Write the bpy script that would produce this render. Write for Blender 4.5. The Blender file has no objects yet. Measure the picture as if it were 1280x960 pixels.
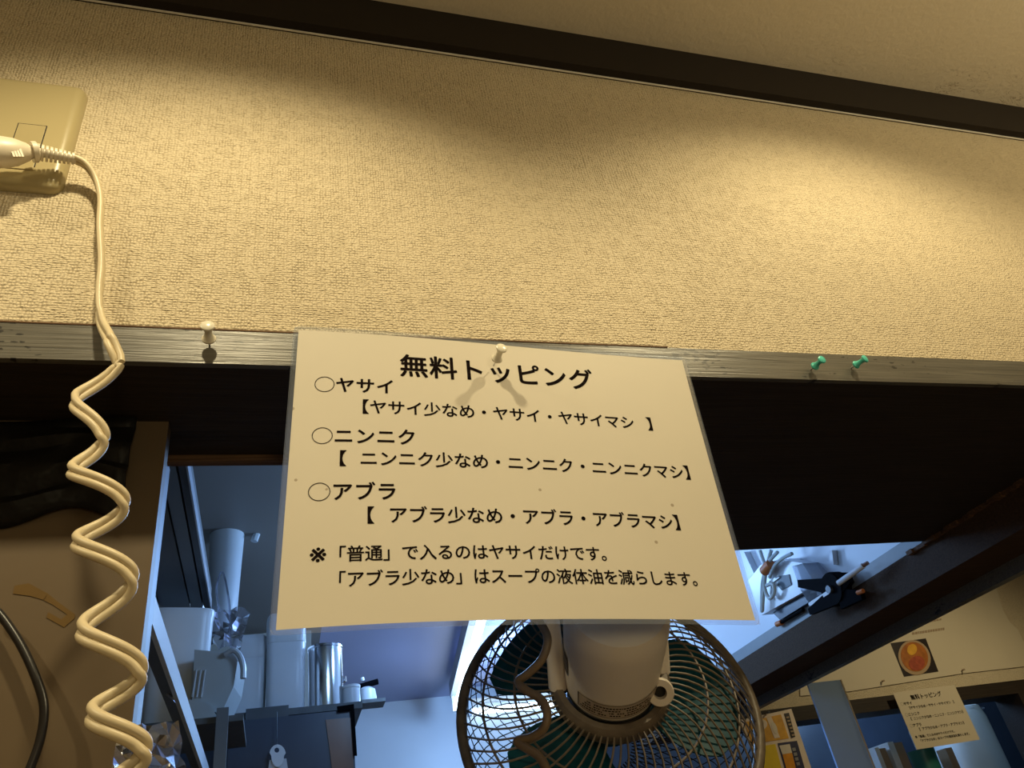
import bpy, bmesh, math, random
from mathutils import Vector, Matrix
random.seed(7)
S = bpy.context.scene
COL = S.collection
PI = math.pi

# ------------------------------------------------------------------ camera
CAM = Vector((0.0, -0.432, 1.45))
FPX = 952.08
CX = Vector((0.9571, -0.2461, -0.1527))     # camera right
CD = Vector((0.0210, 0.5847, -0.8109))      # camera down
CF = Vector((0.2889, 0.7730, 0.5648))       # camera forward
CF.normalize(); CX = (CX - CF * CX.dot(CF)).normalized(); CD = CF.cross(CX).normalized()
cam = bpy.data.cameras.new('camera'); camo = bpy.data.objects.new('camera', cam); COL.objects.link(camo)
m3 = Matrix((CX, -CD, -CF)).transposed()
camo.matrix_world = Matrix.Translation(CAM) @ m3.to_4x4()
cam.sensor_width = 36; cam.lens = FPX * 36 / 1280; cam.clip_start = 0.01; cam.clip_end = 50
S.camera = camo

# ------------------------------------------------------------------ world, exposure
w = bpy.data.worlds.new('world'); S.world = w; w.use_nodes = True
w.node_tree.nodes['Background'].inputs[0].default_value = (0.55, 0.6, 0.8, 1)
w.node_tree.nodes['Background'].inputs[1].default_value = 0.01
S.view_settings.view_transform = 'Standard'; S.view_settings.look = 'None'
S.view_settings.gamma = 1; S.view_settings.use_curve_mapping = False
S.view_settings.exposure = 0.0

WARM = (1.0, 0.84, 0.50)
COOL = (0.31, 0.56, 1.0)
def spot(name, loc, target, energy, angle, blend, radius, color=WARM):
    l = bpy.data.lights.new(name, 'SPOT'); l.energy = energy; l.spot_size = math.radians(angle)
    l.spot_blend = blend; l.shadow_soft_size = radius; l.color = color
    o = bpy.data.objects.new(name, l); COL.objects.link(o); o.location = loc
    o.rotation_euler = (Vector(target) - Vector(loc)).to_track_quat('-Z', 'Y').to_euler()
    return o
def point(name, loc, energy, radius, color):
    l = bpy.data.lights.new(name, 'POINT'); l.energy = energy; l.shadow_soft_size = radius; l.color = color
    o = bpy.data.objects.new(name, l); COL.objects.link(o); o.location = loc
    return o
spot('counter_downlight', (-0.66, -0.34, 2.22), (-0.60, -0.18, 1.4), 12, 128, 0.6, 0.018)
spot('counter_downlight', (-0.07, -0.34, 2.22), (-0.07, -0.18, 1.4), 12, 128, 0.6, 0.018)
spot('counter_downlight', (0.56, -0.33, 2.24), (0.56, -0.20, 1.4), 12, 132, 0.6, 0.018)
spot('dining_downlight', (1.9, 0.75, 2.2), (1.7, 1.1, 1.2), 12, 150, 0.9, 0.03)
spot('ceiling_wash', (1.1, -0.75, 1.85), (1.0, -0.55, 2.3), 15, 165, 1.0, 0.06)  # unseen upward spot, added to brighten the ceiling
point('room_fill', (0.2, -1.6, 1.35), 11, 0.12, WARM)  # unseen low fill, added to bring warm light to the fan

# ------------------------------------------------------------------ helpers
def at(px, py, y):
    """the point of the plane Y = y seen at a photograph pixel"""
    d = CX * (px - 640) + CD * (py - 480) + CF * FPX
    return CAM + d * ((y - CAM.y) / d.y)
def atx(px, py, x):
    d = CX * (px - 640) + CD * (py - 480) + CF * FPX
    return CAM + d * ((x - CAM.x) / d.x)
def atz(px, py, z):
    d = CX * (px - 640) + CD * (py - 480) + CF * FPX
    return CAM + d * ((z - CAM.z) / d.z)

ORI = {}
def tag(o, label=None, cat=None, group=None, kind=None):
    if label: o['label'] = label
    if cat: o['category'] = cat
    if group: o['group'] = group
    if kind: o['kind'] = kind
    return o
def thing(name, loc, label, cat, group=None):
    o = bpy.data.objects.new(name, None); o.empty_display_size = .02; COL.objects.link(o)
    o.location = loc; ORI[o.name] = Vector(loc)
    return tag(o, label, cat, group)
class MB:
    def __init__(s): s.v = []; s.f = []
    def add(s, vs, fs):
        n = len(s.v); s.v += [Vector(v) for v in vs]; s.f += [tuple(i + n for i in f) for f in fs]; return s
    def box(s, lo, hi, bev=0):
        x0, y0, z0 = lo; x1, y1, z1 = hi
        if bev <= 0:
            return s.add([(x0,y0,z0),(x1,y0,z0),(x1,y1,z0),(x0,y1,z0),(x0,y0,z1),(x1,y0,z1),(x1,y1,z1),(x0,y1,z1)],
                  [(0,3,2,1),(4,5,6,7),(0,1,5,4),(1,2,6,5),(2,3,7,6),(3,0,4,7)])
        bm = bmesh.new(); bmesh.ops.create_cube(bm, size=1)
        for v in bm.verts: v.co = Vector(((x0+x1)/2 + v.co.x*(x1-x0), (y0+y1)/2 + v.co.y*(y1-y0), (z0+z1)/2 + v.co.z*(z1-z0)))
        bmesh.ops.bevel(bm, geom=bm.edges[:], offset=bev, segments=3, affect='EDGES', profile=.5)
        bm.verts.index_update()
        s.add([v.co.copy() for v in bm.verts], [tuple(v.index for v in f.verts) for f in bm.faces]); bm.free(); return s
    def obox(s, c, ax, ay, az):
        """oriented box: centre and three half-vectors"""
        c = Vector(c); vs = [c + ax*i + ay*j + az*k for k in (-1,1) for i, j in ((-1,-1),(1,-1),(1,1),(-1,1))]
        return s.add(vs, [(0,3,2,1),(4,5,6,7),(0,1,5,4),(1,2,6,5),(2,3,7,6),(3,0,4,7)])
    def slab(s, pts, off):
        """polygon extruded by the vector off"""
        n = len(pts); p = [Vector(q) for q in pts]; off = Vector(off)
        return s.add(p + [q + off for q in p], [tuple(range(n)), tuple(range(2*n-1, n-1, -1))] +
                     [(i, i+n, (i+1) % n + n, (i+1) % n) for i in range(n)])
    def tube(s, pts, r, n=8, cap=True, closed=False):
        pts = [Vector(p) for p in pts]; m = len(pts); rr = r if hasattr(r, '__len__') else [r]*m
        vs = []; prev = None
        for i, p in enumerate(pts):
            if closed: t = pts[(i+1) % m] - pts[i-1]
            else: t = pts[min(i+1, m-1)] - pts[max(i-1, 0)]
            t.normalize()
            if prev is None:
                a = t.orthogonal().normalized()
            else:
                a = prev - t * prev.dot(t); a.normalize()
            prev = a; b = t.cross(a)
            vs += [p + (a*math.cos(2*PI*k/n) + b*math.sin(2*PI*k/n)) * rr[i] for k in range(n)]
        fs = []
        for i in range(m if closed else m-1):
            j = (i+1) % m
            for k in range(n): fs.append((i*n+k, i*n+(k+1) % n, j*n+(k+1) % n, j*n+k))
        if cap and not closed: fs += [tuple(range(n-1, -1, -1)), tuple((m-1)*n+k for k in range(n))]
        return s.add(vs, fs)
    def lathe(s, c, axis, prof, n=32, sx=1, sy=1, up=None):
        """prof = [(r, h)] turned about axis through c"""
        c = Vector(c); axis = Vector(axis).normalized()
        a = (Vector(up) - axis*Vector(up).dot(axis)).normalized() if up is not None else axis.orthogonal().normalized(); b = axis.cross(a)
        vs = [c + axis*h + (a*math.cos(2*PI*k/n)*sx + b*math.sin(2*PI*k/n)*sy) * r for r, h in prof for k in range(n)]
        fs = [(i*n+k, i*n+(k+1) % n, (i+1)*n+(k+1) % n, (i+1)*n+k) for i in range(len(prof)-1) for k in range(n)]
        return s.add(vs, fs)
    def sqlathe(s, c, prof, hx, hy, rot=0, n=48, e=4.0):
        """rounded square section about Z; prof = [(scale, z)]"""
        c = Vector(c); vs = []
        for r, h in prof:
            for k in range(n):
                t = 2*PI*k/n; ct, st = math.cos(t), math.sin(t)
                x = math.copysign(abs(ct)**(2/e), ct)*hx*r; y = math.copysign(abs(st)**(2/e), st)*hy*r
                vs.append(c + Vector((x*math.cos(rot)-y*math.sin(rot), x*math.sin(rot)+y*math.cos(rot), h)))
        fs = [(i*n+k, i*n+(k+1) % n, (i+1)*n+(k+1) % n, (i+1)*n+k) for i in range(len(prof)-1) for k in range(n)]
        return s.add(vs, fs)
    def build(s, name, mat, parent=None, smooth=False, **t):
        me = bpy.data.meshes.new(name); o = bpy.data.objects.new(name, me); COL.objects.link(o)
        if parent is not None:
            org = ORI[parent.name]; o.parent = parent
        elif t.get('kind') == 'structure':
            org = Vector((0, 0, 0))
        else:
            xs = [v.x for v in s.v]; ys = [v.y for v in s.v]
            org = Vector(((min(xs)+max(xs))/2, (min(ys)+max(ys))/2, min(v.z for v in s.v))); o.location = org
        me.from_pydata([tuple(v - org) for v in s.v], [], s.f)
        bm = bmesh.new(); bm.from_mesh(me); bmesh.ops.recalc_face_normals(bm, faces=bm.faces[:]); bm.to_mesh(me); bm.free()
        if smooth:
            for p in me.polygons: p.use_smooth = True
            try: me.set_sharp_from_angle(angle=math.radians(40))
            except Exception: pass
        me.materials.append(mat); ORI[o.name] = org
        tag(o, t.get('label'), t.get('cat'), t.get('group'), t.get('kind'))
        return o
def copy_tree(o, parent=None):
    c = o.copy(); COL.objects.link(c); c.parent = parent; ORI[c.name] = ORI[o.name]
    for ch in list(o.children): copy_tree(ch, c)
    return c
def spline(pts, k=8):
    """Catmull-Rom through pts"""
    P = [Vector(p) for p in pts]; P = [P[0]*2-P[1]] + P + [P[-1]*2-P[-2]]; out = []
    for i in range(1, len(P)-2):
        for j in range(k):
            t = j/k; a, b, c, d = P[i-1:i+3]
            out.append(.5*((2*b) + (c-a)*t + (2*a-5*b+4*c-d)*t*t + (3*b-a-3*c+d)*t**3))
    return out + [P[-2]]

# ------------------------------------------------------------------ materials
def new_mat(name):
    m = bpy.data.materials.new(name); m.use_nodes = True; nt = m.node_tree
    return m, nt, nt.nodes['Principled BSDF']
def N(nt, t, **k):
    n = nt.nodes.new(t)
    for a, b in k.items():
        if hasattr(n, a): setattr(n, a, b)
        else: n.inputs[a].default_value = b
    return n
def plain(name, col, rough=.5, metal=0, noise=.06, scale=30, bump=0, spec=.5, trans=0, emit=None, stretch=(1,1,1), bscale=None):
    m, nt, b = new_mat(name)
    tc = N(nt, 'ShaderNodeTexCoord'); mp = N(nt, 'ShaderNodeMapping'); mp.inputs['Scale'].default_value = stretch
    nt.links.new(tc.outputs['Object'], mp.inputs[0])
    no = N(nt, 'ShaderNodeTexNoise'); no.inputs['Scale'].default_value = scale; no.inputs['Detail'].default_value = 4
    nt.links.new(mp.outputs[0], no.inputs[0])
    mx = N(nt, 'ShaderNodeMix', data_type='RGBA')
    mx.inputs[6].default_value = tuple(max(c*(1-noise*2), 0) for c in col) + (1,)
    mx.inputs[7].default_value = tuple(min(c*(1+noise*2), 1) for c in col) + (1,)
    nt.links.new(no.outputs[0], mx.inputs[0]); nt.links.new(mx.outputs[2], b.inputs['Base Color'])
    b.inputs['Roughness'].default_value = rough; b.inputs['Metallic'].default_value = metal
    b.inputs['Specular IOR Level'].default_value = spec; b.inputs['Transmission Weight'].default_value = trans
    if bump:
        bn = N(nt, 'ShaderNodeBump'); bn.inputs['Strength'].default_value = 1; bn.inputs['Distance'].default_value = bump
        n2 = N(nt, 'ShaderNodeTexNoise'); n2.inputs['Scale'].default_value = bscale or scale*3; n2.inputs['Detail'].default_value = 3
        nt.links.new(mp.outputs[0], n2.inputs[0]); nt.links.new(n2.outputs[0], bn.inputs['Height']); nt.links.new(bn.outputs[0], b.inputs['Normal'])
    if emit: b.inputs['Emission Color'].default_value = emit[0] + (1,); b.inputs['Emission Strength'].default_value = emit[1]
    return m
def film(name, tint=(.9,.93,1), gloss=.12, diff=.06, rough=.12):
    """thin clear plastic: see-through with a glossy face"""
    m, nt, b = new_mat(name); nt.nodes.remove(b); out = nt.nodes['Material Output']
    tr = N(nt, 'ShaderNodeBsdfTransparent'); tr.inputs[0].default_value = tint + (1,)
    gl = N(nt, 'ShaderNodeBsdfGlossy'); gl.inputs['Roughness'].default_value = rough
    df = N(nt, 'ShaderNodeBsdfTranslucent'); df.inputs[0].default_value = (.8,.85,.95,1)
    d2 = N(nt, 'ShaderNodeBsdfDiffuse'); d2.inputs[0].default_value = (.8,.85,.95,1)
    a0 = N(nt, 'ShaderNodeMixShader'); a0.inputs[0].default_value = .6
    nt.links.new(df.outputs[0], a0.inputs[1]); nt.links.new(d2.outputs[0], a0.inputs[2])
    a = N(nt, 'ShaderNodeMixShader'); a.inputs[0].default_value = diff
    nt.links.new(tr.outputs[0], a.inputs[1]); nt.links.new(a0.outputs[0], a.inputs[2])
    fr = N(nt, 'ShaderNodeFresnel'); fr.inputs[0].default_value = 1.45
    mu = N(nt, 'ShaderNodeMath', operation='MULTIPLY_ADD'); mu.inputs[1].default_value = gloss*6; mu.inputs[2].default_value = 0
    nt.links.new(fr.outputs[0], mu.inputs[0])
    c = N(nt, 'ShaderNodeMixShader'); nt.links.new(mu.outputs[0], c.inputs[0])
    nt.links.new(a.outputs[0], c.inputs[1]); nt.links.new(gl.outputs[0], c.inputs[2]); nt.links.new(c.outputs[0], out.inputs[0])
    return m

def wallpaper():
    m, nt, b = new_mat('woven_wallpaper')
    tc = N(nt, 'ShaderNodeTexCoord'); L = nt.links.new
    def weave(sx, sz, seed):
        mp = N(nt, 'ShaderNodeMapping'); mp.inputs['Scale'].default_value = (sx, 1, sz); mp.inputs['Location'].default_value = (seed, 0, seed)
        L(tc.outputs['Object'], mp.inputs[0])
        v = N(nt, 'ShaderNodeTexVoronoi', feature='F1'); v.inputs['Scale'].default_value = 1; v.inputs['Randomness'].default_value = .4
        L(mp.outputs[0], v.inputs['Vector']); return v.outputs['Distance']
    a = weave(330, 500, 3); c = weave(470, 370, 11)
    big = N(nt, 'ShaderNodeTexNoise'); big.inputs['Scale'].default_value = 60; L(tc.outputs['Object'], big.inputs[0])
    rmp = N(nt, 'ShaderNodeMapRange'); rmp.inputs[1].default_value = .4; rmp.inputs[2].default_value = .6; L(big.outputs[0], rmp.inputs[0])
    mx = N(nt, 'ShaderNodeMix', data_type='FLOAT'); L(rmp.outputs[0], mx.inputs[0]); L(a, mx.inputs[2]); L(c, mx.inputs[3])
    fine = N(nt, 'ShaderNodeTexNoise'); fine.inputs['Scale'].default_value = 700; fine.inputs['Detail'].default_value = 2; L(tc.outputs['Object'], fine.inputs[0])
    ad = N(nt, 'ShaderNodeMath', operation='MULTIPLY_ADD'); ad.inputs[1].default_value = .25; L(fine.outputs[0], ad.inputs[0]); L(mx.outputs[0], ad.inputs[2])
    bn = N(nt, 'ShaderNodeBump'); bn.inputs['Distance'].default_value = .0017; bn.inputs['Strength'].default_value = 1; bn.invert = True
    L(ad.outputs[0], bn.inputs['Height']); L(bn.outputs[0], b.inputs['Normal'])
    dirt = N(nt, 'ShaderNodeTexNoise'); dirt.inputs['Scale'].default_value = 3; dirt.inputs['Detail'].default_value = 5; L(tc.outputs['Object'], dirt.inputs[0])
    mc = N(nt, 'ShaderNodeMix', data_type='RGBA'); mc.inputs[6].default_value = (.60,.50,.34,1); mc.inputs[7].default_value = (.68,.58,.41,1)
    L(dirt.outputs[0], mc.inputs[0])
    # darker colour in the deepest pits of the weave
    pit = N(nt, 'ShaderNodeMapRange'); pit.inputs[1].default_value = .55; pit.inputs[2].default_value = .82; L(ad.outputs[0], pit.inputs[0])
    m2 = N(nt, 'ShaderNodeMix', data_type='RGBA'); m2.inputs[7].default_value = (.34,.26,.15,1); L(mc.outputs[2], m2.inputs[6])
    ps = N(nt, 'ShaderNodeMath', operation='MULTIPLY'); ps.inputs[1].default_value = .65; L(pit.outputs[0], ps.inputs[0]); L(ps.outputs[0], m2.inputs[0])
    L(m2.outputs[2], b.inputs['Base Color']); b.inputs['Roughness'].default_value = .55; b.inputs['Specular IOR Level'].default_value = .3
    return m
def worn_wood(name, c0, c1, rough=.55, pits=True, spec=.4):
    m, nt, b = new_mat(name); L = nt.links.new
    tc = N(nt, 'ShaderNodeTexCoord'); mp = N(nt, 'ShaderNodeMapping'); mp.inputs['Scale'].default_value = (12, 300, 420); L(tc.outputs['Object'], mp.inputs[0])
    g = N(nt, 'ShaderNodeTexNoise'); g.inputs['Scale'].default_value = 1; g.inputs['Detail'].default_value = 6; g.inputs['Distortion'].default_value = .6; L(mp.outputs[0], g.inputs[0])
    mx = N(nt, 'ShaderNodeMix', data_type='RGBA'); mx.inputs[6].default_value = c0 + (1,); mx.inputs[7].default_value = c1 + (1,)
    r = N(nt, 'ShaderNodeMapRange'); r.inputs[1].default_value = .3; r.inputs[2].default_value = .7; L(g.outputs[0], r.inputs[0]); L(r.outputs[0], mx.inputs[0])
    last = mx.outputs[2]
    if pits:
        m2 = N(nt, 'ShaderNodeMapping'); m2.inputs['Scale'].default_value = (120, 120, 330); L(tc.outputs['Object'], m2.inputs[0])
        n2 = N(nt, 'ShaderNodeTexNoise'); n2.inputs['Scale'].default_value = 1; n2.inputs['Detail'].default_value = 2; L(m2.outputs[0], n2.inputs[0])
        n3 = N(nt, 'ShaderNodeTexNoise'); n3.inputs['Scale'].default_value = 14; L(tc.outputs['Object'], n3.inputs[0])
        s = N(nt, 'ShaderNodeMath', operation='ADD'); L(n2.outputs[0], s.inputs[0]); L(n3.outputs[0], s.inputs[1])
        t = N(nt, 'ShaderNodeMapRange'); t.inputs[1].default_value = 1.21; t.inputs[2].default_value = 1.24; L(s.outputs[0], t.inputs[0])
        m3 = N(nt, 'ShaderNodeMix', data_type='RGBA'); m3.inputs[7].default_value = (.004,.003,.002,1); L(last, m3.inputs[6]); L(t.outputs[0], m3.inputs[0]); last = m3.outputs[2]
    L(last, b.inputs['Base Color']); b.inputs['Roughness'].default_value = rough; b.inputs['Specular IOR Level'].default_value = spec
    bn = N(nt, 'ShaderNodeBump'); bn.inputs['Distance'].default_value = .0005; L(g.outputs[0], bn.inputs['Height']); L(bn.outputs[0], b.inputs['Normal'])
    return m
def ceiling_mat():
    m, nt, b = new_mat('plaster_ceiling'); L = nt.links.new
    tc = N(nt, 'ShaderNodeTexCoord')
    n = N(nt, 'ShaderNodeTexNoise'); n.inputs['Scale'].default_value = 4; n.inputs['Detail'].default_value = 6; L(tc.outputs['Object'], n.inputs[0])
    mc = N(nt, 'ShaderNodeMix', data_type='RGBA'); mc.inputs[6].default_value = (.52,.44,.32,1); mc.inputs[7].default_value = (.66,.57,.43,1); L(n.outputs[0], mc.inputs[0])
    # old brown cracks that follow the joint with the wall
    mp = N(nt, 'ShaderNodeMapping'); mp.inputs['Scale'].default_value = (28, 75, 1); mp.inputs['Rotation'].default_value = (0, 0, .12); L(tc.outputs['Object'], mp.inputs[0])
    ck = N(nt, 'ShaderNodeTexNoise'); ck.inputs['Scale'].default_value = 1; ck.inputs['Detail'].default_value = 5; ck.inputs['Distortion'].default_value = 1.6; L(mp.outputs[0], ck.inputs[0])
    d = N(nt, 'ShaderNodeMath', operation='SUBTRACT'); d.inputs[1].default_value = .5; L(ck.outputs[0], d.inputs[0])
    ab = N(nt, 'ShaderNodeMath', operation='ABSOLUTE'); L(d.outputs[0], ab.inputs[0])
    cr = N(nt, 'ShaderNodeMapRange'); cr.inputs[1].default_value = .012; cr.inputs[2].default_value = .0; L(ab.outputs[0], cr.inputs[0])
    sp = N(nt, 'ShaderNodeSeparateXYZ'); L(tc.outputs['Object'], sp.inputs[0])
    my = N(nt, 'ShaderNodeMapRange'); my.inputs[1].default_value = -.075; my.inputs[2].default_value = -.02; L(sp.outputs[1], my.inputs[0])
    mxx = N(nt, 'ShaderNodeMapRange'); mxx.inputs[1].default_value = .45; mxx.inputs[2].default_value = .62; L(sp.outputs[0], mxx.inputs[0])
    pn = N(nt, 'ShaderNodeTexNoise'); pn.inputs['Scale'].default_value = 9; L(tc.outputs['Object'], pn.inputs[0])
    pr = N(nt, 'ShaderNodeMapRange'); pr.inputs[1].default_value = .42; pr.inputs[2].default_value = .6; L(pn.outputs[0], pr.inputs[0])
    q = my.outputs[0]
    for o in (mxx.outputs[0], pr.outputs[0], cr.outputs[0]):
        k = N(nt, 'ShaderNodeMath', operation='MULTIPLY'); L(q, k.inputs[0]); L(o, k.inputs[1]); q = k.outputs[0]
    m2 = N(nt, 'ShaderNodeMix', data_type='RGBA'); m2.inputs[7].default_value = (.13,.08,.035,1); L(mc.outputs[2], m2.inputs[6]); L(q, m2.inputs[0])
    L(m2.outputs[2], b.inputs['Base Color']); b.inputs['Roughness'].default_value = .8
    bn = N(nt, 'ShaderNodeBump'); bn.inputs['Distance'].default_value = .0012; bn.inputs['Strength'].default_value = .5
    f = N(nt, 'ShaderNodeTexNoise'); f.inputs['Scale'].default_value = 180; f.inputs['Detail'].default_value = 3; L(tc.outputs['Object'], f.inputs[0])
    L(f.outputs[0], bn.inputs['Height']); L(bn.outputs[0], b.inputs['Normal'])
    return m

def paper_mat():
    m = plain('sign_paper', (.72,.65,.53), .6, noise=.03, scale=7); nt = m.node_tree; L = nt.links.new; b = nt.nodes['Principled BSDF']
    src = b.inputs['Base Color'].links[0].from_socket
    tc = N(nt, 'ShaderNodeTexCoord'); v = N(nt, 'ShaderNodeTexVoronoi', feature='F1'); v.inputs['Scale'].default_value = 42; L(tc.outputs['Object'], v.inputs['Vector'])
    d = N(nt, 'ShaderNodeMath', operation='LESS_THAN'); d.inputs[1].default_value = .055; L(v.outputs['Distance'], d.inputs[0])
    sp = N(nt, 'ShaderNodeSeparateColor'); L(v.outputs['Color'], sp.inputs[0])
    g = N(nt, 'ShaderNodeMath', operation='GREATER_THAN'); g.inputs[1].default_value = .45; L(sp.outputs[0], g.inputs[0])
    k = N(nt, 'ShaderNodeMath', operation='MULTIPLY'); L(d.outputs[0], k.inputs[0]); L(g.outputs[0], k.inputs[1])
    k2 = N(nt, 'ShaderNodeMath', operation='MULTIPLY'); k2.inputs[1].default_value = .6; L(k.outputs[0], k2.inputs[0])
    mx = N(nt, 'ShaderNodeMix', data_type='RGBA'); mx.inputs[7].default_value = (.22,.14,.06,1); L(src, mx.inputs[6]); L(k2.outputs[0], mx.inputs[0]); L(mx.outputs[2], b.inputs['Base Color'])
    return m
M = dict(
  wallpaper=wallpaper(), ceiling=ceiling_mat(),
  ledge=worn_wood('worn_grey_paint', (.055,.050,.042), (.125,.115,.095), rough=.38, spec=.7),
  darkwood=worn_wood('dark_stained_wood', (.020,.014,.010), (.034,.024,.017), rough=.6, pits=False, spec=.25),
  beamwood=worn_wood('brown_stained_beam', (.045,.024,.011), (.075,.042,.020), rough=.7, pits=False, spec=.15),
  brownwood=worn_wood('bare_brown_wood', (.06,.03,.015), (.16,.085,.04), rough=.7, pits=False, spec=.2),
  trim=plain('black_brown_moulding', (.012,.008,.006), .6, spec=.25),
  caulk=plain('white_caulk', (.7,.66,.58), .6),
  plate=plain('aged_beige_plastic', (.42,.35,.19), .22, noise=.03, scale=8, spec=.5),
  socket=plain('beige_socket', (.42,.35,.19), .25),
  slot=plain('dark_slot', (.01,.008,.006), .7),
  plug=plain('ivory_plug_rubber', (.72,.64,.50), .4),
  cord=plain('cream_cord_vinyl', (.66,.55,.36), .42, noise=.05, scale=60),
  fancord=plain('grubby_cord_vinyl', (.20,.14,.085), .45, noise=.2, scale=80),
  blackcord=plain('black_cable', (.012,.010,.010), .35),
  pinw=plain('milky_pin', (.75,.70,.58), .25),
  pint=plain('teal_pin', (.09,.58,.48), .25),
  steel=plain('steel', (.6,.6,.62), .3, metal=1),
  paper=paper_mat(),
  ink=plain('brown_black_ink', (.010,.005,.004), 1, spec=0),
  film=film('laminate_film', (.985,.99,1), .022, .006, .14),
  border=film('laminate_border', (.82,.86,.92), .06, .20, .16),
  wrap=film('clear_crumpled_plastic', (.86,.88,.95), .16, .16, .1),
  panel=plain('brown_painted_panel', (.115,.078,.042), .45, noise=.08, scale=5, bump=.0008),
  tapeold=plain('old_tape_residue', (.13,.075,.02), .35),
  bag=plain('black_bin_bag', (.008,.007,.006), .5, bump=.003, scale=14, spec=.2),
  alu=plain('aluminium', (.55,.58,.62), .35, metal=.9),
  alud=plain('dark_aluminium', (.10,.11,.12), .4, metal=.6),
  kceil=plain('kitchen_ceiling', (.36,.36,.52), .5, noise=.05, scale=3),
  kceild=plain('dark_grey_kitchen_ceiling', (.17,.155,.14), .5, noise=.05, scale=3),  # darker, greyer tone for the left ceiling panel
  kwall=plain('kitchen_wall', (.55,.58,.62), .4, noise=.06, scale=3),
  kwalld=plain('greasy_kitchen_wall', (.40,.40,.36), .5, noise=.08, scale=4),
  kpart=plain('painted_partition', (.72,.76,.80), .35, noise=.04, scale=5),
  housing=plain('lamp_housing', (.35,.38,.42), .5),
  tube=plain('lit_tube', (1,1,1), .5, emit=((.70,.88,1.0), 6)),
  cabinet=plain('grey_cabinet', (.16,.18,.19), .4, noise=.1, scale=8),
  cabd=plain('cabinet_groove', (.012,.013,.014), .6),
  whitep=plain('white_plastic', (.70,.74,.76), .3, noise=.04, scale=12),
  whitep2=plain('milky_plastic', (.52,.57,.60), .35, noise=.06, scale=12),
  ribp=plain('grey_white_plastic', (.42,.46,.46), .4, noise=.06, scale=15),
  stainless=plain('stainless', (.62,.63,.64), .18, metal=1, noise=.05, scale=4, stretch=(1,1,.1)),
  navy=plain('dark_blue_steel', (.045,.06,.09), .35, noise=.15, scale=12),
  blackp=plain('black_plastic', (.002,.002,.003), .7, spec=.04),
  packtape=plain('brown_packing_tape', (.20,.10,.055), .3, noise=.1, scale=20),
  shelf=plain('shelf_board', (.10,.11,.11), .5, noise=.2, scale=40),
  fanbody=plain('fan_beige_plastic', (.80,.72,.62), .4, noise=.05, scale=10),
  guard=plain('greasy_guard_wire', (.14,.11,.08), .45, noise=.3, scale=90, bump=.0003),
  net=plain('black_net', (.012,.011,.012), .7),
  blade=plain('teal_blade', (.003,.065,.09), .5, noise=.15, scale=20, spec=.25),
  sticker=plain('fan_sticker', (.50,.41,.32), .4),
  stickerdark=plain('dark_badge', (.015,.013,.012), .4),
  orange=plain('orange_tape', (.55,.16,.03), .5),
  greycable=plain('grey_green_cable', (.50,.55,.52), .5),
  boxgrey=plain('box_dark_recess', (.10,.13,.15), .5),
  railgrey=plain('grey_rail_paint', (.26,.29,.30), .4),
  strip=plain('blue_spill_acrylic', (.42,.60,1.0), .22, noise=.06, scale=6),  # white plastic; the kitchen's blue light is put into this base colour
  stripedge=plain('cream_edge', (.55,.45,.32), .5),
  poster=plain('poster_paper', (.60,.52,.38), .55, noise=.04, scale=6),
  bowl=plain('photo_bowl', (.42,.29,.17), .4), soup=plain('photo_soup', (.40,.13,.02), .4, noise=.35, scale=60),
  toppings=plain('photo_toppings', (.36,.07,.03), .4, noise=.3, scale=90),
  photo=plain('photo_dark', (.02,.013,.012), .4),
  yellow=plain('poster_yellow', (.85,.60,.02), .4, noise=.05), amber=plain('poster_orange', (.85,.36,.03), .4, noise=.25, scale=50),
  pale=plain('poster_pale', (.80,.66,.52), .4, noise=.1, scale=60), lager=plain('poster_lager', (.85,.30,.01), .4, noise=.2, scale=60),
  foam=plain('poster_foam', (.75,.66,.52), .4), indigo=plain('poster_indigo', (.03,.03,.08), .4),
  tan=plain('bottle_tan', (.35,.25,.16), .4), greencup=plain('green_plastic', (.02,.14,.11), .4),
  counterwood=plain('counter_wood', (.32,.24,.15), .4, stretch=(1,8,1), scale=6),
  counter=plain('floor_tile', (.18,.13,.09), .5),
)

# ------------------------------------------------------------------ setting
ZL0, ZL1 = 1.7765, 1.805           # ledge board
ZT0, ZT1 = 2.1895, 2.2535          # ceiling moulding
def struct(name, mb, mat, label, parent=None): return mb.build(name, mat, parent, kind='structure', label=label)
struct('floor', MB().box((-1.8,-2.4,-.05),(4.0,3.1,0)), M['counter'], 'dark tiled floor')
struct('ceiling', MB().box((-1.8,-2.4,ZT1),(4.0,3.1,ZT1+.05)), M['ceiling'], 'stained cream plaster ceiling above dark moulding')
struct('wall_front', MB().box((-1.8,0,ZL1),(4.0,.08,ZT1)), M['wallpaper'], 'cream woven wallpaper wall above the serving hatch')
struct('wall_back', MB().box((-1.8,-2.4,0),(4.0,-2.3,ZT1)), M['wallpaper'], 'wallpapered wall behind the guests')
struct('wall_left', MB().box((-1.9,-2.4,0),(-1.8,3.1,ZT1)), M['wallpaper'], 'wallpapered wall at the left end')
struct('wall_right', MB().box((4.0,-2.4,0),(4.1,3.1,ZT1)), M['wallpaper'], 'wallpapered wall at the right end')
struct('trim_1', MB().box((-1.8,-.012,ZT0),(4.0,0,ZT1)), M['trim'], 'black-brown moulding between wallpaper and ceiling')
struct('trim_2', MB().tube([(-1.8,-.0022,ZT0-.0002),(4.0,-.0022,ZT0-.0002)], .0011, 6), M['caulk'], 'thin white caulk line below the ceiling moulding')
struct('trim_3', MB().box((-1.8,-.0008,ZL0),(4.0,.004,ZL1)), M['ledge'], 'worn grey painted ledge board with black pits')
struct('trim_4', MB().box((-1.8,-.0012,ZL1),(.30,0,ZL1+.0012)), M['brownwood'], 'thin orange-brown edge on the ledge board')
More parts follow.
